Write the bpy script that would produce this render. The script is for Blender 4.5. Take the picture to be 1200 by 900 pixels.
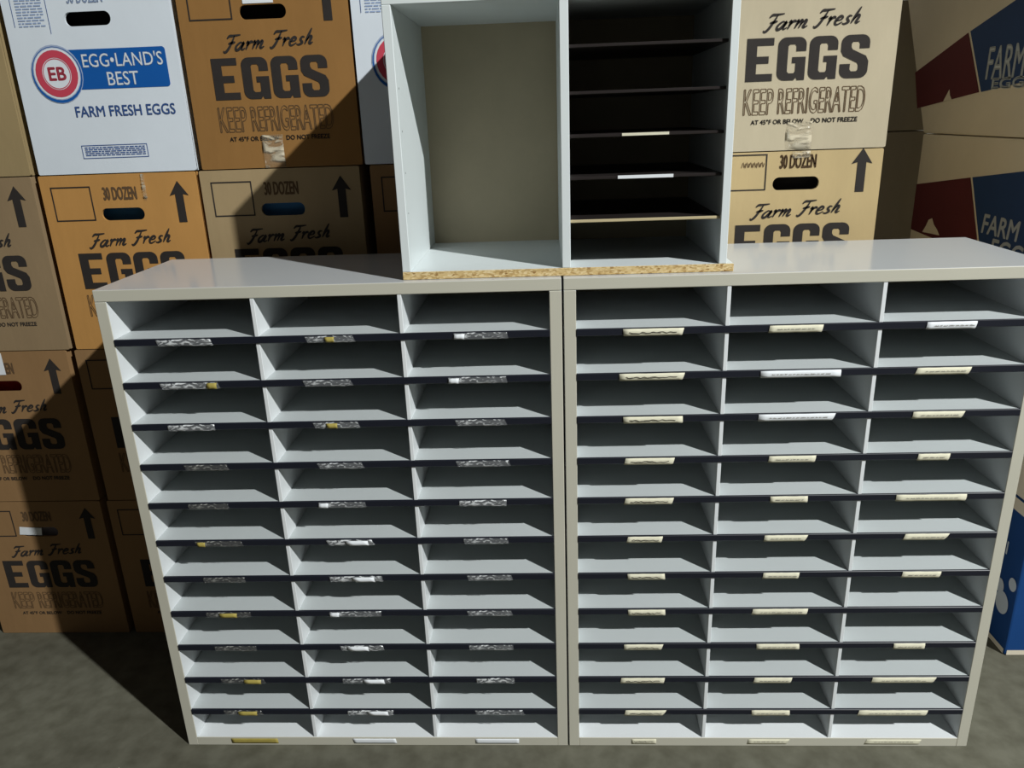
import bpy, bmesh, math, random
from mathutils import Matrix, Vector
from mathutils.geometry import tessellate_polygon

S = bpy.context.scene
for o in list(bpy.data.objects):
    bpy.data.objects.remove(o)
COL = S.collection

# ------------------------------------------------------------------ camera
cam_d = bpy.data.cameras.new('camera')
cam = bpy.data.objects.new('camera', cam_d)
COL.objects.link(cam)
cam_d.sensor_width = 36.0
cam_d.lens = 909.48 / 1200 * 36.0
cam_d.clip_start = 0.02
YAW, PITCH, ROLL = -0.05, 0.3327, -0.0364
fw = Vector((math.sin(YAW) * math.cos(PITCH), math.cos(YAW) * math.cos(PITCH), -math.sin(PITCH)))
rt = fw.cross(Vector((0, 0, 1))).normalized()
up = rt.cross(fw)
r2 = rt * math.cos(ROLL) + up * math.sin(ROLL)
u2 = up * math.cos(ROLL) - rt * math.sin(ROLL)
cm = Matrix((r2, u2, -fw)).transposed().to_4x4()
cm.translation = Vector((-0.024, -1.1735, 1.1366))
cam.matrix_world = cm
S.camera = cam

# ------------------------------------------------------------------ world, lamp, exposure
w = bpy.data.worlds.new('world')
S.world = w
w.use_nodes = True
w.node_tree.nodes['Background'].inputs[0].default_value = (1.0, 0.975, 0.92, 1)
w.node_tree.nodes['Background'].inputs[1].default_value = 0.044

ld = bpy.data.lights.new('warehouse_lamp', 'POINT')      # bare high-bay lamp up to the right, behind the camera
ld.energy = 1430
ld.color = (0.975, 1.0, 0.985)
ld.shadow_soft_size = 0.05
lo = bpy.data.objects.new('warehouse_lamp', ld)
COL.objects.link(lo)
lo.location = (3.05, -2.8, 4.1)

S.view_settings.view_transform = 'Standard'
S.view_settings.look = 'None'
S.view_settings.gamma = 1.0
S.view_settings.use_curve_mapping = False
S.view_settings.exposure = 0.0

# ------------------------------------------------------------------ helpers
def lin(r, g, b):
    f = lambda c: (c / 255 / 12.92) if c / 255 <= 0.04045 else ((c / 255 + 0.055) / 1.055) ** 2.4
    return (f(r), f(g), f(b), 1)

def mat(name, c, rough=0.6, spec=0.3, var=0.0, scale=6.0, bump=0.0, bscale=40.0, stretch=(1, 1, 1), c2=None, metal=0):
    m = bpy.data.materials.new(name)
    m.use_nodes = True
    nt = m.node_tree
    b = nt.nodes['Principled BSDF']
    b.inputs['Roughness'].default_value = rough
    b.inputs['Specular IOR Level'].default_value = spec
    b.inputs['Metallic'].default_value = metal
    b.inputs['Base Color'].default_value = c
    if var or c2 or bump:
        tc = nt.nodes.new('ShaderNodeTexCoord')
        mp = nt.nodes.new('ShaderNodeMapping')
        mp.inputs['Scale'].default_value = stretch
        nt.links.new(tc.outputs['Object'], mp.inputs['Vector'])
    if var or c2:
        n = nt.nodes.new('ShaderNodeTexNoise')
        n.inputs['Scale'].default_value = scale
        n.inputs['Detail'].default_value = 6
        n.inputs['Roughness'].default_value = 0.62
        nt.links.new(mp.outputs['Vector'], n.inputs['Vector'])
        r = nt.nodes.new('ShaderNodeValToRGB')
        k = 1 - var
        r.color_ramp.elements[0].position = 0.3
        r.color_ramp.elements[1].position = 0.7
        r.color_ramp.elements[0].color = c2 if c2 else (c[0] * k, c[1] * k, c[2] * k, 1)
        r.color_ramp.elements[1].color = c
        nt.links.new(n.outputs['Fac'], r.inputs['Fac'])
        nt.links.new(r.outputs['Color'], b.inputs['Base Color'])
    if bump:
        n2 = nt.nodes.new('ShaderNodeTexNoise')
        n2.inputs['Scale'].default_value = bscale
        n2.inputs['Detail'].default_value = 4
        nt.links.new(mp.outputs['Vector'], n2.inputs['Vector'])
        bp = nt.nodes.new('ShaderNodeBump')
        bp.inputs['Strength'].default_value = bump
        bp.inputs['Distance'].default_value = 0.004
        nt.links.new(n2.outputs['Fac'], bp.inputs['Height'])
        nt.links.new(bp.outputs['Normal'], b.inputs['Normal'])
    return m

def film(name, c, dens, scale, rough=0.2):
    """clear plastic with opaque noise patches; on the label sleeves these paint glints"""
    m = bpy.data.materials.new(name)
    m.use_nodes = True
    nt = m.node_tree
    b = nt.nodes['Principled BSDF']
    b.inputs['Base Color'].default_value = c
    b.inputs['Roughness'].default_value = rough
    b.inputs['Specular IOR Level'].default_value = 0.8
    out = nt.nodes['Material Output']
    tr = nt.nodes.new('ShaderNodeBsdfTransparent')
    mx = nt.nodes.new('ShaderNodeMixShader')
    tc = nt.nodes.new('ShaderNodeTexCoord')
    mp = nt.nodes.new('ShaderNodeMapping')
    mp.inputs['Scale'].default_value = (1, 1, 2.6)
    n = nt.nodes.new('ShaderNodeTexNoise')
    n.inputs['Scale'].default_value = scale
    n.inputs['Detail'].default_value = 5
    n.inputs['Distortion'].default_value = 1.5
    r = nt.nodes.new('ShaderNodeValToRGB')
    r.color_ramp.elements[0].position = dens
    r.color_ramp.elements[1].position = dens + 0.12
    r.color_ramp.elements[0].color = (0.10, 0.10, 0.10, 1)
    nt.links.new(tc.outputs['Object'], mp.inputs['Vector'])
    nt.links.new(mp.outputs['Vector'], n.inputs['Vector'])
    nt.links.new(n.outputs['Fac'], r.inputs['Fac'])
    nt.links.new(r.outputs['Color'], mx.inputs['Fac'])
    nt.links.new(tr.outputs[0], mx.inputs[1])
    nt.links.new(b.outputs[0], mx.inputs[2])
    nt.links.new(mx.outputs[0], out.inputs['Surface'])
    return m

def tag(o, label, cat, group=None, kind=None):
    o['label'] = label
    if cat: o['category'] = cat
    if group: o['group'] = group
    if kind: o['kind'] = kind
    return o

def empty(name, loc=(0, 0, 0), rz=0.0):
    o = bpy.data.objects.new(name, None)
    o.empty_display_size = 0.05
    o.location = loc
    o.rotation_euler = (0, 0, rz)
    COL.objects.link(o)
    return o

def obj(name, me, m=None, parent=None, loc=(0, 0, 0)):
    o = bpy.data.objects.new(name, me)
    if m is not None:
        ms = m if isinstance(m, (list, tuple)) else [m]
        if not len(me.materials):
            for x in ms: me.materials.append(x)
    o.location = loc
    o.parent = parent
    COL.objects.link(o)
    return o

def struct(name, me, m):
    o = obj(name, me, m)
    o['kind'] = 'structure'
    return o

def box_mesh(name, a, b, bev=0.0, seg=2, front_mat=False):
    bm = bmesh.new()
    bmesh.ops.create_cube(bm, size=1)
    for v in bm.verts:
        for i in range(3):
            v.co[i] = a[i] if v.co[i] < 0 else b[i]
    if bev:
        bmesh.ops.bevel(bm, geom=bm.edges[:], offset=bev, segments=seg, affect='EDGES', profile=0.5)
    if front_mat:
        bm.normal_update()
        for f in bm.faces:
            if f.normal.y < -0.7: f.material_index = 1
    me = bpy.data.meshes.new(name)
    bm.to_mesh(me); bm.free()
    return me

# ---- flat print: everything is drawn in (u, v) on a face that looks along -Y
class Ink:
    def __init__(s): s.v = []; s.f = []
    def poly(s, *loops):
        base = len(s.v)
        pts = [[Vector((p[0], p[1], 0)) for p in l] for l in loops]
        for l in pts: s.v += [(p.x, p.y) for p in l]
        for t in tessellate_polygon(pts): s.f.append([base + i for i in t])
    def quad(s, a, b, c, d):
        n = len(s.v); s.v += [a, b, c, d]; s.f.append([n, n + 1, n + 2, n + 3])
    def rect(s, x0, y0, x1, y1): s.quad((x0, y0), (x1, y0), (x1, y1), (x0, y1))
    def frame(s, x0, y0, x1, y1, t):
        s.rect(x0, y0, x1, y0 + t); s.rect(x0, y1 - t, x1, y1)
        s.rect(x0, y0 + t, x0 + t, y1 - t); s.rect(x1 - t, y0 + t, x1, y1 - t)
    def stroke(s, pts, hw, taper=False):
        n = len(pts); L = []
        for i, p in enumerate(pts):
            a = pts[max(0, i - 1)]; b = pts[min(n - 1, i + 1)]
            dx, dy = b[0] - a[0], b[1] - a[1]
            l = math.hypot(dx, dy) or 1
            k = hw * (0.45 + 0.75 * math.sin(math.pi * i / (n - 1)) if taper else 1)
            L.append(((p[0] - dy / l * k, p[1] + dx / l * k), (p[0] + dy / l * k, p[1] - dx / l * k)))
        for i in range(n - 1):
            s.quad(L[i][1], L[i + 1][1], L[i + 1][0], L[i][0])
    def mesh(s, name, y=-0.0008):
        me = bpy.data.meshes.new(name)
        me.from_pydata([(p[0], y, p[1]) for p in s.v], [], s.f)
        bm = bmesh.new(); bm.from_mesh(me)
        bm.normal_update()
        for f in bm.faces:
            if f.normal.y > 0: f.normal_flip()
        bm.to_mesh(me); bm.free()
        return me

def smooth(pts, k=5):
    if len(pts) < 3: return pts
    P = [pts[0]] + list(pts) + [pts[-1]]
    out = []
    for i in range(1, len(P) - 2):
        p0, p1, p2, p3 = P[i - 1], P[i], P[i + 1], P[i + 2]
        for j in range(k):
            t = j / k
            out.append(tuple(0.5 * (2 * p1[d] + (p2[d] - p0[d]) * t + (2 * p0[d] - 5 * p1[d] + 4 * p2[d] - p3[d]) * t * t
                                    + (3 * p1[d] - p0[d] - 3 * p2[d] + p3[d]) * t ** 3) for d in (0, 1)))
    out.append(tuple(pts[-1]))
    return out

def arc(cx, cy, r, a0, a1, n=5):
    return [(cx + r * math.cos(math.radians(a0 + (a1 - a0) * i / n)), cy + r * math.sin(math.radians(a0 + (a1 - a0) * i / n))) for i in range(n + 1)]

def rrect(x0, y0, x1, y1, r, n=5):
    return (arc(x1 - r, y0 + r, r, -90, 0, n) + arc(x1 - r, y1 - r, r, 0, 90, n)
            + arc(x0 + r, y1 - r, r, 90, 180, n) + arc(x0 + r, y0 + r, r, 180, 270, n))

def ell(cx, cy, rx, ry, n=28):
    return [(cx + rx * math.cos(2 * math.pi * i / n), cy + ry * math.sin(2 * math.pi * i / n)) for i in range(n)]

_tc = {}
def text_geo(txt):
    """tessellated built-in font text -> (verts2d, faces, boundary edges)"""
    if txt in _tc: return _tc[txt]
    cu = bpy.data.curves.new('txt', 'FONT')
    cu.body = txt
    cu.resolution_u = 3
    ob = bpy.data.objects.new('txt', cu)
    COL.objects.link(ob)
    bpy.context.view_layer.update()
    me = bpy.data.meshes.new_from_object(ob.evaluated_get(bpy.context.evaluated_depsgraph_get()))
    bpy.data.objects.remove(ob)
    bm = bmesh.new(); bm.from_mesh(me)
    bmesh.ops.remove_doubles(bm, verts=bm.verts[:], dist=1e-5)
    bm.verts.index_update()
    V = [(v.co.x, v.co.y) for v in bm.verts]
    F = [[v.index for v in f.verts] for f in bm.faces]
    E = [(e.verts[0].index, e.verts[1].index) for e in bm.edges if len(e.link_faces) == 1]
    bm.free(); bpy.data.meshes.remove(me)
    _tc[txt] = (V, F, E)
    return _tc[txt]

def put_text(ink, txt, x0, y0, x1, y1, outline=0.0, shear=0.0, bold=0.0):
    V, F, E = text_geo(txt)
    ax, bx = min(v[0] for v in V), max(v[0] for v in V)
    ay, by = min(v[1] for v in V), max(v[1] for v in V)
    Q = []
    for v in V:
        q = y0 + (v[1] - ay) / (by - ay) * (y1 - y0)
        Q.append((x0 + (v[0] - ax) / (bx - ax) * (x1 - x0) + shear * (q - y0), q))
    if not outline:
        n = len(ink.v); ink.v += Q; ink.f += [[n + i for i in f] for f in F]
    if outline or bold:
        for a, b in E: ink.stroke([Q[a], Q[b]], outline or bold)

# heavy condensed block letters, cell 1 x 1.55
def glyph(ch):
    H = 1.55
    if ch == 'E':
        return [(0, 0), (.96, 0), (.96, .27), (.37, .27), (.37, .64), (.8, .64), (.8, .9), (.37, .9), (.37, H - .27), (.96, H - .27), (.96, H), (0, H)]
    if ch == 'G':
        return (arc(.72, H - .28, .28, 0, 90) + arc(.28, H - .28, .28, 90, 180) + arc(.28, .28, .28, 180, 270)
                + [(.62, 0), (.7, .1), (.74, 0), (1, 0), (1, .84), (.52, .84), (.52, .62), (.65, .62)]
                + [(.65, .33), (.6, .26), (.42, .26), (.36, .33), (.36, H - .33), (.42, H - .26), (.6, H - .26), (.65, H - .33), (.65, 1.04), (1, 1.04)])
    if ch == 'S':
        return (arc(.72, H - .28, .28, 0, 90) + arc(.28, H - .28, .28, 90, 180)
                + [(0, .98), (.1, .8), (.6, .55), (.65, .47), (.65, .32), (.6, .25), (.41, .25), (.36, .32), (.36, .52), (0, .52)]
                + arc(.28, .28, .28, 180, 270) + arc(.72, .28, .28, 270, 360)
                + [(1, .6), (.9, .79), (.41, 1.03), (.36, 1.12), (.36, 1.23), (.41, 1.3), (.6, 1.3), (.65, 1.23), (.65, 1.06), (1, 1.06)])

def block_word(ink, word, x0, y0, x1, y1):
    adv = 1.115
    k = (x1 - x0) / (adv * (len(word) - 1) + 1); h = (y1 - y0) / 1.55
    for i, ch in enumerate(word):
        ink.poly([(x0 + (i * adv + p[0]) * k, y0 + p[1] * h) for p in glyph(ch)])

BRUSH = {
    'F': (.62, [[(-.06, .84), (.06, 1.0), (.3, 1.0), (.78, 1.03)], [(.4, 1.0), (.33, .55), (.2, .1), (.04, -.06), (-.08, .06)], [(.12, .5), (.36, .54), (.56, .58)]]),
    'a': (.62, [[(.46, .42), (.26, .52), (.04, .28), (.1, .03), (.3, .1), (.5, .5), (.44, .12), (.54, .02), (.68, .12)]]),
    'r': (.42, [[(0, .42), (.12, .5), (.1, 0)], [(.1, .22), (.22, .45), (.36, .5), (.42, .4)]]),
    'm': (.82, [[(0, .42), (.1, .5), (.06, 0)], [(.08, .22), (.26, .5), (.34, .42), (.3, 0)], [(.32, .22), (.52, .5), (.6, .42), (.55, .1), (.64, .02), (.8, .12)]]),
    'e': (.5, [[(.06, .24), (.34, .3), (.38, .45), (.22, .52), (.05, .28), (.1, .05), (.26, .0), (.5, .14)]]),
    's': (.44, [[(-.02, .06), (.14, .0), (.34, .12), (.16, .34), (.24, .5), (.4, .46)]]),
    'h': (.55, [[(.2, 1.02), (.12, .5), (.05, 0)], [(.08, .2), (.26, .5), (.37, .42), (.33, .08), (.42, .0), (.55, .1)]]),
}
def brush_words(ink, words, x0, y0, x1, y1):
    segs = []; x = 0.0
    for ch in words:
        if ch == ' ': x += .42; continue
        wd, st = BRUSH[ch]
        for p in st: segs.append([(x + q[0] + .42 * q[1], q[1]) for q in smooth(p)])
        x += wd + .05
    ax = min(p[0] for s_ in segs for p in s_); bx = max(p[0] for s_ in segs for p in s_)
    k = (x1 - x0) / (bx - ax); h = (y1 - y0)
    for s_ in segs:
        ink.stroke([(x0 + (p[0] - ax) * k, y0 + p[1] * h + (p[0] - ax) * k * .05) for p in s_], .0019, True)

# ------------------------------------------------------------------ materials
M_wlam = mat('white_laminate', lin(228, 232, 234), 0.4, 0.4, var=.03, scale=4)
M_lam = mat('grey_laminate', lin(197, 200, 202), 0.16, 0.5, var=.03, scale=3)
M_edge = mat('cream_edge_band', lin(196, 193, 178), 0.45, 0.4, var=.05, scale=4)
M_back = mat('grey_back_panel', lin(172, 163, 142), 0.7, 0.2)
M_shelf = mat('pale_grey_board', lin(193, 199, 200), 0.5, 0.3, var=.04, scale=8)
M_strip = mat('black_label_strip', lin(24, 27, 38), 0.42, 0.4)
M_mel = mat('white_melamine', lin(218, 225, 226), 0.4, 0.4, var=.03, scale=5)
M_hard = mat('brown_hardboard', lin(186, 174, 148), 0.75, 0.15, var=.12, scale=9)
M_black = mat('black_board', lin(38, 33, 32), 0.4, 0.35)
M_rawedge = mat('raw_board_edge', lin(190, 176, 140), 0.8, 0.1)
M_paper = mat('cream_label_paper', lin(226, 222, 198), 0.7, 0.2, var=.08, scale=60)
M_white = mat('white_label_paper', lin(232, 236, 240), 0.6, 0.25, var=.05, scale=60)
M_pen = mat('dark_pen_ink', lin(70, 66, 60), 0.8, 0.1)
M_penlight = mat('grey_pen_ink', lin(150, 146, 138), 0.8, 0.1)
M_film = film('torn_clear_sleeve', lin(205, 208, 210), .55, 60)  # pale noise patches are painted glints of the crumpled plastic
M_filmw = film('white_glint_sleeve', lin(215, 218, 220), .51, 50)  # same painted glints, whiter and denser
M_filmd = film('dim_glint_sleeve', lin(150, 150, 146), .56, 60)  # painted glints toned down for the less lit left column
M_yellow = mat('yellow_label_paper', lin(176, 160, 84), 0.6, 0.2, var=.2, scale=60)
M_ink = mat('black_carton_ink', lin(52, 48, 46), 0.75, 0.15, var=.15, scale=30)
M_inkthin = mat('brown_black_ink', lin(96, 76, 56), 0.8, 0.1)
M_blue = mat('blue_carton_ink', lin(18, 88, 165), 0.6, 0.25, var=.06, scale=20)
M_bluetext = mat('blue_text_ink', lin(62, 92, 150), 0.7, 0.2)
M_palebl = mat('pale_blue_ink', lin(150, 168, 200), 0.7, 0.2)
M_red = mat('red_carton_ink', lin(196, 70, 88), 0.6, 0.25)
M_cwhite = mat('white_carton_ink', lin(222, 228, 234), 0.6, 0.25)
M_halo = mat('grey_blue_halo_ink', lin(160, 174, 198), 0.7, 0.2)
M_wcarton = mat('white_corrugated_board', lin(220, 228, 236), 0.55, 0.3, var=.05, scale=7, bump=.12, bscale=18)
M_stripe_r = mat('maroon_stripe_ink', lin(92, 38, 42), 0.65, 0.2, var=.15, scale=12)
M_stripe_b = mat('navy_stripe_ink', lin(34, 62, 108), 0.6, 0.25, var=.12, scale=12)
M_beige = mat('beige_corrugated_board', lin(220, 210, 190), 0.7, 0.2, var=.08, scale=6, bump=.1, bscale=15)
M_blueprint = mat('bright_blue_board', lin(20, 66, 124), 0.6, 0.25, var=.1, scale=10)
M_pale = mat('pale_mark_ink', lin(190, 198, 206), 0.7, 0.2)
M_tape = film('clear_packing_tape', lin(205, 194, 170), .50, 22, 0.25)
M_liner_b = mat('blue_egg_tray', lin(60, 120, 170), 0.6, 0.3)
M_liner_d = mat('dark_egg_tray', lin(40, 36, 34), 0.8, 0.1)
M_liner_w = mat('pale_egg_tray', lin(214, 206, 210), 0.8, 0.1)
M_liner_r = mat('red_egg_tray', lin(176, 44, 36), 0.7, 0.1)
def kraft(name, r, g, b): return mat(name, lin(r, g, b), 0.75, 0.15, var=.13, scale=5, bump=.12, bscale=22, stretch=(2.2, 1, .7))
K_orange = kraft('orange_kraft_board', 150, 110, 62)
K_orange2 = kraft('warm_kraft_board', 194, 144, 82)
K_tan = kraft('tan_kraft_board', 184, 172, 147)
K_gold = kraft('golden_kraft_board', 187, 165, 122)
K_olive = kraft('olive_kraft_board', 160, 140, 102)
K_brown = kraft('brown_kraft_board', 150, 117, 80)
K_pale = kraft('pale_kraft_board', 168, 146, 110)
K_gap = kraft('dusty_board', 150, 142, 128)
K_grey = kraft('greyish_kraft_board', 150, 128, 98)

def chip_mat():
    m = mat('raw_chipboard', lin(196, 168, 116), 0.85, 0.1)
    nt = m.node_tree; b = nt.nodes['Principled BSDF']
    tc = nt.nodes.new('ShaderNodeTexCoord'); mp = nt.nodes.new('ShaderNodeMapping')
    mp.inputs['Scale'].default_value = (1, 1, 2.2)
    vo = nt.nodes.new('ShaderNodeTexVoronoi'); vo.inputs['Scale'].default_value = 230
    r = nt.nodes.new('ShaderNodeValToRGB')
    r.color_ramp.elements[0].color = lin(140, 104, 60); r.color_ramp.elements[1].color = lin(224, 204, 160)
    e = r.color_ramp.elements.new(.45); e.color = lin(200, 172, 118)
    nt.links.new(tc.outputs['Object'], mp.inputs['Vector']); nt.links.new(mp.outputs[0], vo.inputs['Vector'])
    nt.links.new(vo.outputs['Color'], r.inputs['Fac']); nt.links.new(r.outputs[0], b.inputs['Base Color'])
    return m
M_chip = chip_mat()

def floor_mat():
    m = mat('stained_concrete', lin(116, 115, 101), 0.8, 0.2, c2=lin(92, 90, 78), scale=2.2, bump=.25, bscale=30)
    nt = m.node_tree; b = nt.nodes['Principled BSDF']
    src = b.inputs['Base Color'].links[0].from_socket
    tc = nt.nodes.new('ShaderNodeTexCoord')
    n = nt.nodes.new('ShaderNodeTexNoise'); n.inputs['Scale'].default_value = 26; n.inputs['Detail'].default_value = 8
    mx = nt.nodes.new('ShaderNodeMix'); mx.data_type = 'RGBA'; mx.blend_type = 'MULTIPLY'
    r = nt.nodes.new('ShaderNodeValToRGB')
    r.color_ramp.elements[0].position = .3; r.color_ramp.elements[0].color = (.68, .67, .64, 1)
    r.color_ramp.elements[1].position = .65
    nt.links.new(tc.outputs['Object'], n.inputs['Vector']); nt.links.new(n.outputs['Fac'], r.inputs['Fac'])
    mx.inputs[0].default_value = 1
    nt.links.new(src, mx.inputs[6]); nt.links.new(r.outputs[0], mx.inputs[7]); nt.links.new(mx.outputs[2], b.inputs['Base Color'])
    return m

# ------------------------------------------------------------------ the setting
struct('floor', box_mesh('floor', (-4, -4, -0.1), (5, 1.84, 0)), floor_mat())
struct('wall_back', box_mesh('wall_back', (-4, 1.72, 0), (5, 1.82, 3.2)), mat('grey_block_wall', lin(120, 116, 106), 0.9, 0.1, var=.1, scale=2))

# ------------------------------------------------------------------ pigeonhole cabinets
W, H, D, T = 0.7366, 0.8998, 0.277, 0.019
ZS = [0.8185 - 0.0733 * k for k in range(11)]
CW = (W - 2 * T) / 3
DIV = 0.0065
rnd = random.Random(7)

LAB_R = [
    [(0.093, 0.187), (0.318, 0.399), (0.555, 0.629)],
    [(0.088, 0.191), (0.309, 0.433), (0.550, 0.632)],
    [(0.095, 0.190), (0.311, 0.432), (0.553, 0.633)],
    [(0.100, 0.180), (0.333, 0.408), (0.571, 0.621)],
    [(0.101, 0.181), (0.340, 0.401), (0.545, 0.658)],
    [(0.106, 0.165), (0.336, 0.408), (0.569, 0.641)],
    [(0.106, 0.170), (0.339, 0.400), (0.574, 0.638)],
    [(0.108, 0.173), (0.326, 0.421), None],
    [(0.102, 0.172), (0.337, 0.412), (0.577, 0.631)],
    [(0.098, 0.177), (0.339, 0.406), (0.549, 0.661)],
    [(0.107, 0.182), (0.338, 0.407), (0.533, 0.656)],
    [(0.119, 0.165), (0.337, 0.413), (0.555, 0.654)],
]
LAB_L = [
    [(-0.650, -0.561), (-0.409, -0.332), (-0.172, -0.088)],
    [(-0.657, -0.561), (-0.421, -0.343), (-0.185, -0.092)],
    [(-0.657, -0.578), (-0.413, -0.338), (-0.178, -0.097)],
    [(-0.643, -0.569), (-0.415, -0.339), (-0.181, -0.093)],
    [(-0.648, -0.578), (-0.421, -0.340), (-0.179, -0.099)],
    [(-0.649, -0.566), (-0.416, -0.336), (-0.176, -0.100)],
    [(-0.646, -0.571), (-0.418, -0.324), (-0.174, -0.096)],
    [(-0.653, -0.571), (-0.426, -0.332), (-0.178, -0.099)],
    [(-0.649, -0.571), (-0.415, -0.336), (-0.178, -0.098)],
    [(-0.650, -0.568), (-0.418, -0.328), (-0.168, -0.098)],
    [(-0.656, -0.583), (-0.416, -0.329), (-0.175, -0.085)],
    [(-0.652, -0.561), (-0.414, -0.331), (-0.177, -0.094)],
]

def label_mesh(x0, x1, h, sh=0.0, wob=0.0, n=10, cut=0.0, bow=1.0):
    """a bowed slip of paper, its face along -Y, origin at the top edge"""
    bm = bmesh.new()
    rows = 4
    g = []
    for j in range(rows):
        t = j / (rows - 1)
        row = []
        for i in range(n + 1):
            s = i / n
            x = x0 + (x1 - x0) * s - sh * t
            if i == n: x -= cut * t
            y = -0.0006 - bow * (0.0018 * math.sin(math.pi * t) + 0.0012 * t) + rnd.uniform(-wob, wob)
            row.append(bm.verts.new((x, y, -h * t + rnd.uniform(-wob, wob) * .6)))
        g.append(row)
    for j in range(rows - 1):
        for i in range(n):
            f = bm.faces.new((g[j][i], g[j + 1][i], g[j + 1][i + 1], g[j][i + 1])); f.smooth = True
    me = bpy.data.meshes.new('label')
    ret = bmesh.ops.extrude_face_region(bm, geom=bm.faces[:])
    for v in [e for e in ret['geom'] if isinstance(e, bmesh.types.BMVert)]: v.co.y += 0.0005
    bmesh.ops.recalc_face_normals(bm, faces=bm.faces[:])
    bm.to_mesh(me); bm.free()
    return me

def cabinet(x0, label, labels, worn):
    r = empty('pigeonhole_cabinet', (x0, 0, 0))
    tag(r, label, 'cabinet', 'twelve-tier pigeonhole cabinets')
    fr = [M_lam, M_edge]; fw_ = [M_wlam, M_edge]
    obj('top_panel', box_mesh('top_panel', (0, 0, H - T), (W, D, H), .0012, 2, True), fr, r)
    obj('side_panel', box_mesh('side_panel', (0, 0, 0), (T, D, H - T - .0004), .0008, 1, True), fw_, r)
    obj('side_panel', box_mesh('side_panel', (W - T, 0, 0), (W, D, H - T - .0004), .0008, 1, True), fw_, r)
    obj('bottom_panel', box_mesh('bottom_panel', (T, 0.0, 0), (W - T, D, T), .0008, 1, True), fw_, r)
    obj('back_panel', box_mesh('back_panel', (T, D - .004, T), (W - T, D, H - T)), M_back, r)
    dm = box_mesh('divider', (-DIV / 2, 0.001, T), (DIV / 2, D - .004, H - T), .0006, 1)
    for i in (1, 2): obj('divider', dm, M_wlam, r, (T + CW * i, 0, 0))
    sm = []
    for i in range(3):
        a = T + CW * i + (DIV / 2 if i else 0); b = T + CW * (i + 1) - (DIV / 2 if i < 2 else 0)
        sm.append(box_mesh('shelf', (a, 0.003, -.004), (b, D - .004, 0)))
    st = box_mesh('shelf_strip', (T, -0.0015, -.0110), (W - T, 0.003, 0.0003), .0008, 1)
    for z in ZS:
        for i in range(3): obj('shelf', sm[i], M_shelf, r, (0, 0, z))
        obj('shelf_strip', st, M_strip, r, (0, 0, z))
    for k in range(12):
        for i in range(3):
            ab = labels[k][i]
            if ab is None: continue
            a, b = ab[0] - x0, ab[1] - x0
            z = ZS[k] - .0008 if k < 11 else T - .003
            y = -0.0016 if k < 11 else -0.0002
            h = (0.0106 if worn else 0.0113) if k < 11 else 0.011
            if not worn:
                white = (k, i) in ((0, 2), (1, 1), (2, 1))
                m = M_white if white else M_paper
                lb = obj('label', label_mesh(0, b - a, h, rnd.uniform(.001, .005) if i == 2 else rnd.uniform(-.001, .0035), .00025 if k < 11 else .0001, cut=rnd.choice((0, 0, .004)), bow=.6 if k < 11 else .05), m, r, (a, y, z))
                ink = Ink(); L = b - a
                if i == 0:
                    n = 14
                    ink.stroke(smooth([(L * (.1 + .78 * q / n), -h * .52 + rnd.uniform(-.0013, .0013)) for q in range(n + 1)], 3), .0005)
                    ink.stroke(smooth([(L * (.12 + .5 * q / n), -h * .6 + rnd.uniform(-.001, .001)) for q in range(n + 1)], 3), .0003)
                else:
                    x = L * .14
                    while x < L * .84:
                        wd = rnd.uniform(.003, .009)
                        for q in range(int(wd / .0015)):
                            ink.stroke([(x + q * .0015, -h * .6), (x + q * .0015 + .0008, -h * (.4 + rnd.uniform(0, .12)))], .0003)
                        ink.stroke([(x, -h * .5 + rnd.uniform(-.0006, .0006)), (x + wd, -h * .5 + rnd.uniform(-.0006, .0006))], .0003)
                        x += wd + .0016
                obj('handwriting', ink.mesh('handwriting', -0.0028 if k < 11 else -.0010), M_pen if i == 0 else M_penlight, lb)
            else:
                yel = (k, i) in ((0, 1), (2, 1), (5, 0), (7, 0), (9, 0), (10, 0))
                wht = (k, i) in ((5, 1), (6, 1), (8, 1), (10, 1), (4, 2), (9, 2), (0, 0), (1, 0), (2, 0))
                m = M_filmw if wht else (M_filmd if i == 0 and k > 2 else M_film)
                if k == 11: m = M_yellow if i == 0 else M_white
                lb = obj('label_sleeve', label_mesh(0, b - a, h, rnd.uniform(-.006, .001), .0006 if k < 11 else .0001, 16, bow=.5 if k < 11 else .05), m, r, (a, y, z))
                if yel:
                    fx, fl = {(0, 1): (.42, .2), (2, 1): (.3, .25), (5, 0): (.05, .18), (7, 0): (.3, .4), (9, 0): (.55, .4), (10, 0): (.4, .5)}[(k, i)]
                    obj('yellow_scrap', label_mesh(0, (b - a) * fl, .0085, -.003, .0004, 4, .003), M_yellow, lb, ((b - a) * fx, -.0014, -.0015))
                if (k, i) == (1, 0):
                    obj('yellow_scrap', label_mesh(0, .016, .010, 0, .0002, 3), M_yellow, lb, (b - a - .017, -.0014, -.0005))
                if (k, i) in ((1, 2), (0, 2), (7, 1), (4, 1)):
                    obj('white_scrap', label_mesh(0, .016, .008, .001, .0004, 3), M_white, lb, (.002, -.0014, -.0015))
                if (k, i) in ((5, 1), (6, 1), (8, 1), (10, 1), (9, 1)):
                    obj('white_scrap', label_mesh(0, .04, .0085, -.008, .0004, 4, .006), M_white, lb, (.012 if k == 8 else (b - a) * .42, -.0014, -.0015))
    return r

cabinet(-0.0015 - W, 'left pigeonhole cabinet of grey laminate, its shelf labels torn and empty', LAB_L, True)
cabinet(0.0015, 'right pigeonhole cabinet of grey laminate, cream paper labels on its shelves', LAB_R, False)

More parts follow.
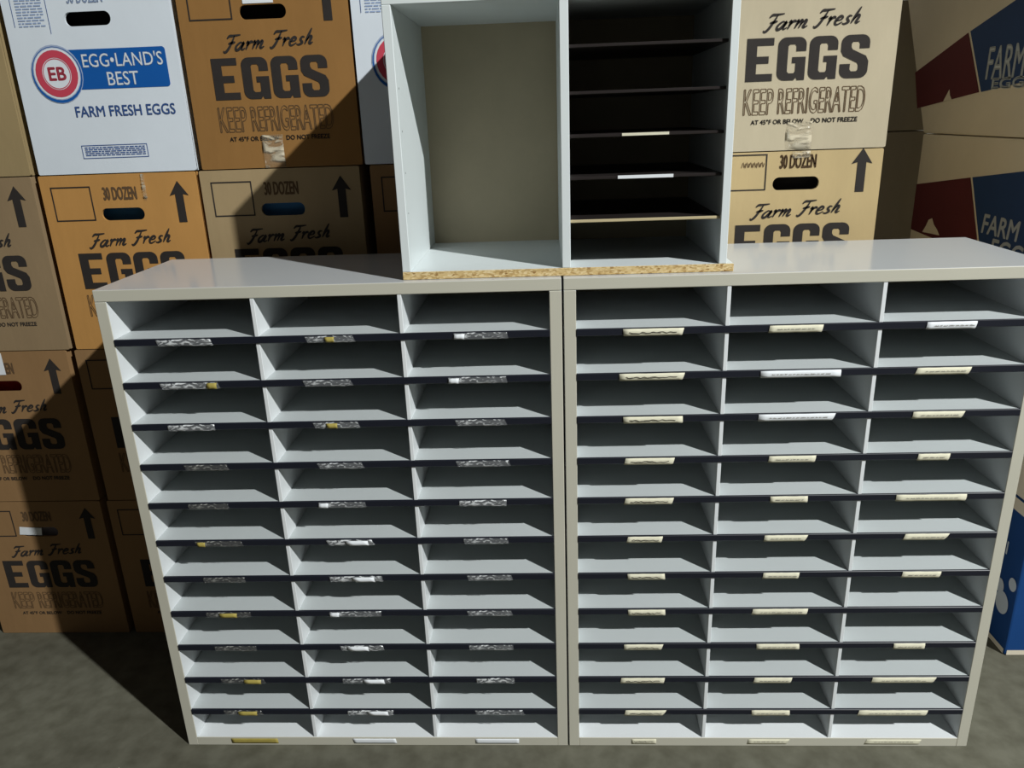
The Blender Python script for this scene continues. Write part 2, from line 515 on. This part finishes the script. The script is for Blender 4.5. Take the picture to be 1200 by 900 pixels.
# ------------------------------------------------------------------ open shelf unit standing on top
def shelf_unit():
    z0 = H
    r = empty('shelf_unit', (0, 0.016, z0))
    tag(r, 'white open shelf unit with raw chipboard base standing on top of both cabinets', 'shelf unit')
    d = 0.294; zt = 0.404; tb = 0.0125; ti = 0.389
    obj('base_board', box_mesh('base_board', (-.2475, 0, 0.0003), (.2615, d, tb), .0006, 1, True), [M_mel, M_chip], r)
    obj('top_board', box_mesh('top_board', (-.2475, 0, ti), (.2505, d, zt), .0008, 1), M_mel, r)
    obj('side_board', box_mesh('side_board', (-.2475, 0, tb), (-.2345, d, ti), .0008, 1), M_mel, r)
    obj('side_board', box_mesh('side_board', (.2385, 0, tb), (.2505, d, ti), .0008, 1), M_mel, r)
    obj('divider', box_mesh('divider', (.0005, 0, tb), (.0135, d - .006, ti), .0008, 1), M_mel, r)
    obj('back_board', box_mesh('back_board', (-.2345, d - .006, tb), (.2385, d - .001, ti)), M_hard, r)
    sm = box_mesh('shelf', (.0135, 0.010, -.0045), (.2385, d - .006, 0), .0006, 1)
    sm5 = box_mesh('shelf', (.0135, 0.006, -.0045), (.2385, d - .006, 0), .0006, 1, True)
    for i, z in enumerate((1.229, 1.1665, 1.1065, 1.0465, .984)):
        zz = z - z0
        if i == 4:
            obj('shelf', sm5, [M_black, M_rawedge], r, (0, 0, zz))
        else:
            obj('shelf', sm, M_black, r, (0, 0, zz))
        if i == 2: obj('label', box_mesh('label', (.0905, .0082, -.0035), (.159, .0098, .0003)), M_paper, r, (0, 0, zz))
        if i == 3: obj('label', box_mesh('label', (.085, .0082, -.0042), (.167, .0098, .0004)), M_white, r, (0, 0, zz))
    # dowel holes left in the side board
    bm = bmesh.new()
    for q in (.10, .16, .22, .28):
        m4 = Matrix.Translation((-.2344, .02, q)) @ Matrix.Rotation(math.pi / 2, 4, 'Y')
        bmesh.ops.create_circle(bm, cap_ends=True, radius=.0016, segments=10, matrix=m4)
    me = bpy.data.meshes.new('peg_hole'); bm.to_mesh(me); bm.free()
    obj('peg_hole', me, M_ink, r)
shelf_unit()

# ------------------------------------------------------------------ egg cartons
CWID, CH, CD = 0.312, 0.3505, 0.58
HOLE = (.113, .262, .199, .286)

def carton_meshes(dv=0.0, seed=0):
    """open-fronted box body plus a front panel with a real handle slot"""
    rr = random.Random(seed)
    j = lambda a: rr.uniform(-a, a)
    t = .005; w_, h_, d_ = CWID, CH, CD
    bm = bmesh.new()
    prof = [(0, t)] + [(0, d_ - .01), (.01, d_), (w_ - .01, d_), (w_, d_ - .01)] + [(w_, t)]
    lo_ = [bm.verts.new((p[0] + (j(.0012)), p[1], 0.0)) for p in prof]
    hi_ = [bm.verts.new((p[0] + (j(.0012)), p[1], h_)) for p in prof]
    for i in range(len(prof) - 1): bm.faces.new((lo_[i + 1], lo_[i], hi_[i], hi_[i + 1]))
    bm.faces.new(lo_); bm.faces.new(list(reversed(hi_)))
    bmesh.ops.recalc_face_normals(bm, faces=bm.faces[:])
    body = bpy.data.meshes.new('carton_body'); bm.to_mesh(body); bm.free()
    # front panel: rounded upright edges, slot cut through
    outer = rrect(0, 0.0, w_, h_, .003, 2)
    hx0, hy0, hx1, hy1 = HOLE[0], HOLE[1] + dv, HOLE[2], HOLE[3] + dv
    hole = rrect(hx0, hy0, hx1, hy1, (hy1 - hy0) / 2 - .0005, 6)
    pts = [[Vector((p[0], p[1], 0)) for p in l] for l in (outer, hole)]
    flat = outer + hole
    tri = tessellate_polygon(pts)
    n = len(flat)
    V = [(p[0], 0, p[1]) for p in flat] + [(p[0], t, p[1]) for p in flat]
    F = [list(f) for f in tri] + [[i + n for i in reversed(f)] for f in tri]
    no = len(outer)
    for a in range(no): b = (a + 1) % no; F.append([a, b, b + n, a + n])
    nh = len(hole)
    for a in range(nh): b = (a + 1) % nh; F.append([no + b, no + a, no + a + n, no + b + n])
    fm = bpy.data.meshes.new('front_panel')
    fm.from_pydata(V, [], F)
    bm = bmesh.new(); bm.from_mesh(fm)
    bmesh.ops.recalc_face_normals(bm, faces=bm.faces[:]); bm.to_mesh(fm); bm.free()
    return body, fm

_prints = {}
def kraft_prints(dv):
    if dv in _prints: return _prints[dv]
    P = {}
    k = Ink(); block_word(k, 'EGGS', .048, .127 + dv, .264, .199 + dv); P['block_lettering'] = (k.mesh('block_lettering'), M_ink)
    k = Ink(); brush_words(k, 'Farm Fresh', .075, .210 + dv, .243, .235 + dv); P['script_lettering'] = (k.mesh('script_lettering'), M_ink)
    k = Ink(); put_text(k, 'KEEP', .048, .070 + dv, .101, .114 + dv, outline=.0006); put_text(k, 'REFRIGERATED', .110, .070 + dv, .265, .114 + dv, outline=.0006)
    P['outlined_lettering'] = (k.mesh('outlined_lettering'), M_inkthin)
    k = Ink(); put_text(k, 'AT 45°F OR BELOW', .063, .053 + dv, .158, .061 + dv, bold=.0003); put_text(k, 'DO NOT FREEZE', .172, .053 + dv, .255, .061 + dv, bold=.0003)
    P['small_lettering'] = (k.mesh('small_lettering'), M_ink)
    k = Ink(); put_text(k, '30 DOZEN', .124, .302 + dv, .19, .326 + dv, bold=.0008); P['count_lettering'] = (k.mesh('count_lettering'), M_inkthin)
    k = Ink(); k.frame(.02, .263 + dv, .1, .329 + dv, .0024); P['address_frame'] = (k.mesh('address_frame'), M_ink)
    k = Ink(); k.poly([(.2665, .255 + dv), (.2825, .255 + dv), (.2825, .309 + dv), (.2935, .306 + dv), (.2745, .334 + dv), (.2555, .306 + dv), (.2665, .309 + dv)])
    P['arrow'] = (k.mesh('arrow'), M_ink)
    _prints[dv] = P
    return P

GRP = 'egg cartons stacked behind the cabinets'
def liner(r, dv, m, z=(.2, .33), x=(.09, .22)):
    obj('egg_tray', box_mesh('egg_tray', (x[0], .03, z[0] + dv), (x[1], .05, z[1] + dv), .006, 2), m, r)

def kraft_carton(x, row, km, label, dv=0.0, tray=None, y=0.35, skip=(), z=None):
    z = 0.0008 + row * .3525 if z is None else z
    r = empty('egg_carton', (x, y, z))
    tag(r, label, 'carton', GRP)
    b, f = carton_meshes(dv, int(1000 * abs(x)) + row)
    obj('carton_body', b, km, r)
    obj('front_panel', f, km, r)
    for nm, (me, m) in kraft_prints(dv).items():
        if nm in skip: continue
        link_print(nm, me, m, r)
    liner(r, dv, tray or M_liner_d)
    return r

def link_print(nm, me, m, r):
    if not me.materials: me.materials.append(m)
    o = bpy.data.objects.new(nm, me)
    o.parent = r
    COL.objects.link(o)
    return o

def tape(r, x0, x1, z0, z1, m=None):
    me = label_mesh(x0, x1, z1 - z0, 0, .0006, 6)
    obj('packing_tape', me, m or M_tape, r, (0, -.0006, z1))

def white_carton(x, row, label):
    r = empty('egg_carton', (x, .35, 0.0008 + row * .3525))
    tag(r, label, 'carton', GRP)
    b, f = carton_meshes(-.002, 5)
    obj('carton_body', b, M_wcarton, r)
    obj('front_panel', f, M_wcarton, r)
    k = Ink(); k.poly(rrect(.085, .152, .29, .221, .006)); obj('blue_banner', k.mesh('blue_banner', -.0006), M_blue, r)
    k = Ink(); k.poly(ell(.0785, .180, .049, .051)); b0 = k.mesh('halo', -.0009)
    bd = obj('round_badge', b0, M_halo, r)
    k = Ink(); k.poly(ell(.0785, .179, .0475, .049), ell(.0785, .181, .045, .046)); obj('blue_ring', k.mesh('blue_ring', -.0012), M_blue, bd)
    k = Ink(); k.poly(ell(.0785, .181, .0435, .0445)); obj('white_disc', k.mesh('white_disc', -.0012), M_cwhite, bd)
    k = Ink(); k.poly(ell(.0785, .181, .040, .041), ell(.0785, .181, .0275, .028)); obj('red_ring', k.mesh('red_ring', -.0016), M_red, bd)
    k = Ink(); k.poly(ell(.0785, .181, .0262, .0268), ell(.0785, .181, .0248, .0252)); obj('thin_red_ring', k.mesh('thin_red_ring', -.0016), M_red, bd)
    k = Ink(); put_text(k, 'EB', .063, .170, .095, .192, bold=.0009); obj('badge_lettering', k.mesh('badge_lettering', -.0016), M_red, bd)
    k = Ink(); put_text(k, "EGG•LAND'S", .131, .190, .283, .2135, bold=.0003); put_text(k, 'BEST', .173, .1575, .232, .181, bold=.0003)
    obj('white_lettering', k.mesh('white_lettering', -.0012), M_cwhite, r)
    k = Ink(); put_text(k, 'FARM FRESH EGGS', .099, .1035, .291, .1225, bold=.0004); obj('blue_lettering', k.mesh('blue_lettering'), M_bluetext, r)
    k = Ink(); k.frame(.096, .028, .225, .0525, .0012)
    for q in range(5):
        yy = .033 + q * .0035
        xx = .102
        rr = random.Random(q)
        while xx < .218:
            l = rr.uniform(.004, .012); k.rect(xx, yy, min(xx + l, .22), yy + .0018); xx += l + .0016
    obj('fine_print', k.mesh('fine_print'), M_bluetext, r)
    k = Ink(); k.rect(.0175, .262, .0185, .345); k.rect(.083, .249, .084, .345)
    obj('panel_rule', k.mesh('panel_rule'), M_bluetext, r)
    k = Ink(); rr = random.Random(3)
    for q in range(12):
        yy = .262 + q * .0048
        xx = .026
        while xx < .07:
            l = rr.uniform(.004, .014); k.rect(xx, yy, min(xx + l, .076), yy + .0022); xx += l + .002
    obj('panel_print', k.mesh('panel_print'), M_palebl, r)
    k = Ink(); put_text(k, '30 DOZEN', .124, .298, .19, .318, bold=.0004); obj('count_lettering', k.mesh('count_lettering'), M_palebl, r)
    liner(r, 0, M_liner_d)
    return r

XA, XB, XC, XD, XE = -1.349, -1.014, -0.690, -0.357, 0.290
# leftmost column
a1 = kraft_carton(XA, 0, K_brown, 'brown kraft egg carton on the floor at the far left, whole word EGGS showing', tray=M_liner_w)
k_ = Ink(); k_.poly([(.108, .268), (.160, .266), (.163, .284), (.112, .288)]); obj('paper_sticker', k_.mesh('paper_sticker', -.0012), M_white, a1)
a2 = kraft_carton(XA + .002, 1, K_brown, 'brown kraft egg carton at far left, second from floor, red scrap in its handle slot', tray=M_liner_r)
k_ = Ink(); k_.rect(.13, .30, .172, .348); obj('paper_sticker', k_.mesh('paper_sticker', -.0012), M_white, a2)
kraft_carton(XA + .012, 2, K_grey, 'pale greyish kraft egg carton at far left, third from floor, cut by the frame edge')
kraft_carton(XA + .014, 3, K_olive, 'plain olive-tan kraft carton at the top left corner, left of the white carton', skip=('arrow', 'address_frame', 'count_lettering', 'block_lettering', 'script_lettering', 'outlined_lettering', 'small_lettering'))
# second column
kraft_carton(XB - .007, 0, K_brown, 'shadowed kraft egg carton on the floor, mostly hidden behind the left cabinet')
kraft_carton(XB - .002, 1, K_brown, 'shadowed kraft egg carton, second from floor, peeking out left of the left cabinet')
b3 = kraft_carton(XB + .004, 2, K_orange2, 'orange kraft egg carton directly under the white carton with the blue banner', tray=M_liner_b)
tape(b3, .205, .212, .30, .349)
white_carton(XB + .008, 3, "white egg carton with blue EGG-LAND'S BEST banner and round red badge")
# third column
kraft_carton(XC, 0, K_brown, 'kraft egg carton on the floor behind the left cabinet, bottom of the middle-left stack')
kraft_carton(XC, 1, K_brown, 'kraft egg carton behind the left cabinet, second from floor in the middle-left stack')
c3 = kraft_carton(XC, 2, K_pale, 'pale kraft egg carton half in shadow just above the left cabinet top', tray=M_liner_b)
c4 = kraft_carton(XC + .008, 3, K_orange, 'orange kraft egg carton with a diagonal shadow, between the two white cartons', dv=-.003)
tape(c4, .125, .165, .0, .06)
k_ = Ink(); k_.rect(.122, .285, .178, .32); obj('paper_sticker', k_.mesh('paper_sticker', -.0012), M_white, c4)
# fourth column
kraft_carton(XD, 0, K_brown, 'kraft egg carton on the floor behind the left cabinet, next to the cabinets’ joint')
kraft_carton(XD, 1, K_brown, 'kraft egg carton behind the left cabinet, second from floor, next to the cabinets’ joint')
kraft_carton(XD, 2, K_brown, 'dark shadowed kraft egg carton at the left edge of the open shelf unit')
white_carton(XD - .008, 3, 'white egg carton mostly hidden behind the open shelf unit, part of its badge showing')
# right column
kraft_carton(XE, 0, K_gold, 'kraft egg carton on the floor behind the right cabinet, bottom of the right stack')
kraft_carton(XE, 1, K_gold, 'kraft egg carton behind the right cabinet, second from floor in the right stack')
e3 = kraft_carton(XE + .002, 2, K_gold, 'golden kraft egg carton with 30 DOZEN above its slot, right of the shelf unit', dv=.018)
k_ = Ink(); rr_ = random.Random(4)
for q in range(6):
    k_.stroke(smooth([(.053 + q * .007, .322 + rr_.uniform(0, .004)), (.056 + q * .007, .333), (.058 + q * .007, .323), (.06 + q * .007, .331)], 3), .0005)
obj('handwriting', k_.mesh('handwriting'), M_inkthin, e3)
tape(e3, .145, .178, .338, .3505)
e4 = kraft_carton(XE + .004, 3, K_tan, 'pale tan kraft egg carton on top of the right stack, EGGS in full', dv=-.006)
tape(e4, .13, .175, .0, .05)

# ------------------------------------------------------------------ striped cartons on the right, long side towards the cabinets
def hexa(name, bot, top, z0, z1, bev=.004):
    bm = bmesh.new()
    lo_ = [bm.verts.new((p[0], p[1], z0)) for p in bot]
    hi_ = [bm.verts.new((p[0], p[1], z1)) for p in top]
    n = len(bot)
    for i in range(n): bm.faces.new((lo_[i], lo_[(i + 1) % n], hi_[(i + 1) % n], hi_[i]))
    bm.faces.new(lo_); bm.faces.new(hi_)
    bmesh.ops.recalc_face_normals(bm, faces=bm.faces[:])
    bmesh.ops.bevel(bm, geom=bm.edges[:], offset=bev, segments=2, affect='EDGES', profile=.5)
    me = bpy.data.meshes.new(name); bm.to_mesh(me); bm.free()
    return me

LW, LD_ = .694, .33
XR, YR = .945, .950
GR2 = 'cartons stacked along the right side'
def striped(row, label, far=0.0, m=None):
    r = empty('striped_carton', (XR, YR, .0008 + row * .3525), -math.pi / 2)
    tag(r, label, 'carton', GR2)
    me = hexa('carton_body', [(0, 0), (LW, 0), (LW, LD_), (0, LD_)], [(-far, 0), (LW, 0), (LW, LD_), (-far, LD_)], 0, .3505)
    obj('carton_body', me, m or M_beige, r)
    return r

def stripe_prints(r, red, blue, f0, f1, e0, chip):
    k = Ink(); k.poly(red); obj('red_stripe', k.mesh('red_stripe'), M_stripe_r, r)
    k = Ink(); k.poly(blue); b = obj('blue_stripe', k.mesh('blue_stripe'), M_stripe_b, r)
    k = Ink(); put_text(k, 'FARM', *f0, bold=.0012, shear=f1); put_text(k, 'EGGS', *e0, bold=.0012, shear=f1)
    obj('stripe_lettering', k.mesh('stripe_lettering', -.0014), M_pale, b)
    k = Ink(); k.poly(chip); obj('torn_patch', k.mesh('torn_patch', -.0014), M_beige, r)

def stripe_a(r):
    stripe_prints(r, [(.003, .110), (.09, .106), (.348, .096), (.262, .262), (.003, .226)],
                  [(.356, .096), (.688, .09), (.688, .318), (.47, .29), (.27, .263)],
                  (.343, .150, .478, .190), .1, (.39, .102, .535, .143),
                  [(.07, .112), (.11, .114), (.16, .116), (.145, .128), (.125, .138), (.112, .152), (.095, .146), (.085, .130)])

r1 = striped(0, 'bright blue carton with pale dots on the floor right of the right cabinet', m=M_blueprint)
k = Ink(); k.rect(.004, .001, .690, .013); k.rect(.004, .322, .690, .349); bp_ = obj('beige_band', k.mesh('beige_band'), M_beige, r1)
k = Ink(); k.rect(.004, .001, .326, .013); k.rect(.004, .322, .326, .349)
eo = obj('beige_band', k.mesh('beige_band'), M_beige, r1, (LW, 0, 0)); eo.rotation_euler = (0, 0, math.pi / 2)
Y2u = lambda y: YR - y
for q, (cx, cz, rx, rz_) in enumerate( ((.295, .107, .023, .026), (.311, .139, .014, .017), (.271, .166, .013, .015))):
    k = Ink(); k.poly(ell(Y2u(cx), cz, rx, rz_)); obj('pale_dot', k.mesh('pale_dot', -.0014 - .0003 * q), M_pale, r1)
k = Ink(); k.rect(Y2u(.322), .216, Y2u(.317), .246); k.rect(Y2u(.314), .216, Y2u(.309), .246)
obj('pale_letter', k.mesh('pale_letter', -.0014), M_pale, r1)
r2_ = striped(1, 'beige carton with navy stripe directly on top of the bright blue carton at right')
stripe_a(r2_)
r3_ = striped(2, 'beige carton with maroon and navy FARM EGGS stripe just above the right cabinet top')
stripe_a(r3_)
r4_ = striped(3, 'beige carton leaning at the top right, steep maroon and navy FARM EGGS stripe', far=.20)
stripe_prints(r4_, [(-.05, .060), (.243, .092), (.158, .221), (-.088, .148)],
              [(.251, .092), (.42, .108), (.688, .13), (.688, .345), (.34, .268), (.166, .223)],
              (.262, .118, .40, .182), .0, (.292, .097, .44, .118),
              [(.085, .075), (.125, .079), (.115, .088), (.108, .102), (.098, .09)])

# plain cartons filling the dark gap behind the right stack
for row in range(4):
    rr_ = empty('plain_carton', (.745, 1.17, .0008 + row * .3525))
    tag(rr_, ['plain beige carton on the floor deep behind the right stack', 'plain beige carton second from floor deep behind the right stack',
              'plain beige carton in the dark gap left of the maroon stripe',
              'plain beige carton in the dark gap at the top right'][row], 'carton', 'plain cartons in the dark gap')
    obj('carton_body', hexa('carton_body', [(0, 0), (.312, 0), (.312, .5), (0, .5)], [(0, 0), (.312, 0), (.312, .5), (0, .5)], 0, .3505), K_gap, rr_)
    k = Ink(); k.rect(.131, .0, .181, .3505); obj('packing_tape', k.mesh('packing_tape'), M_tape, rr_)
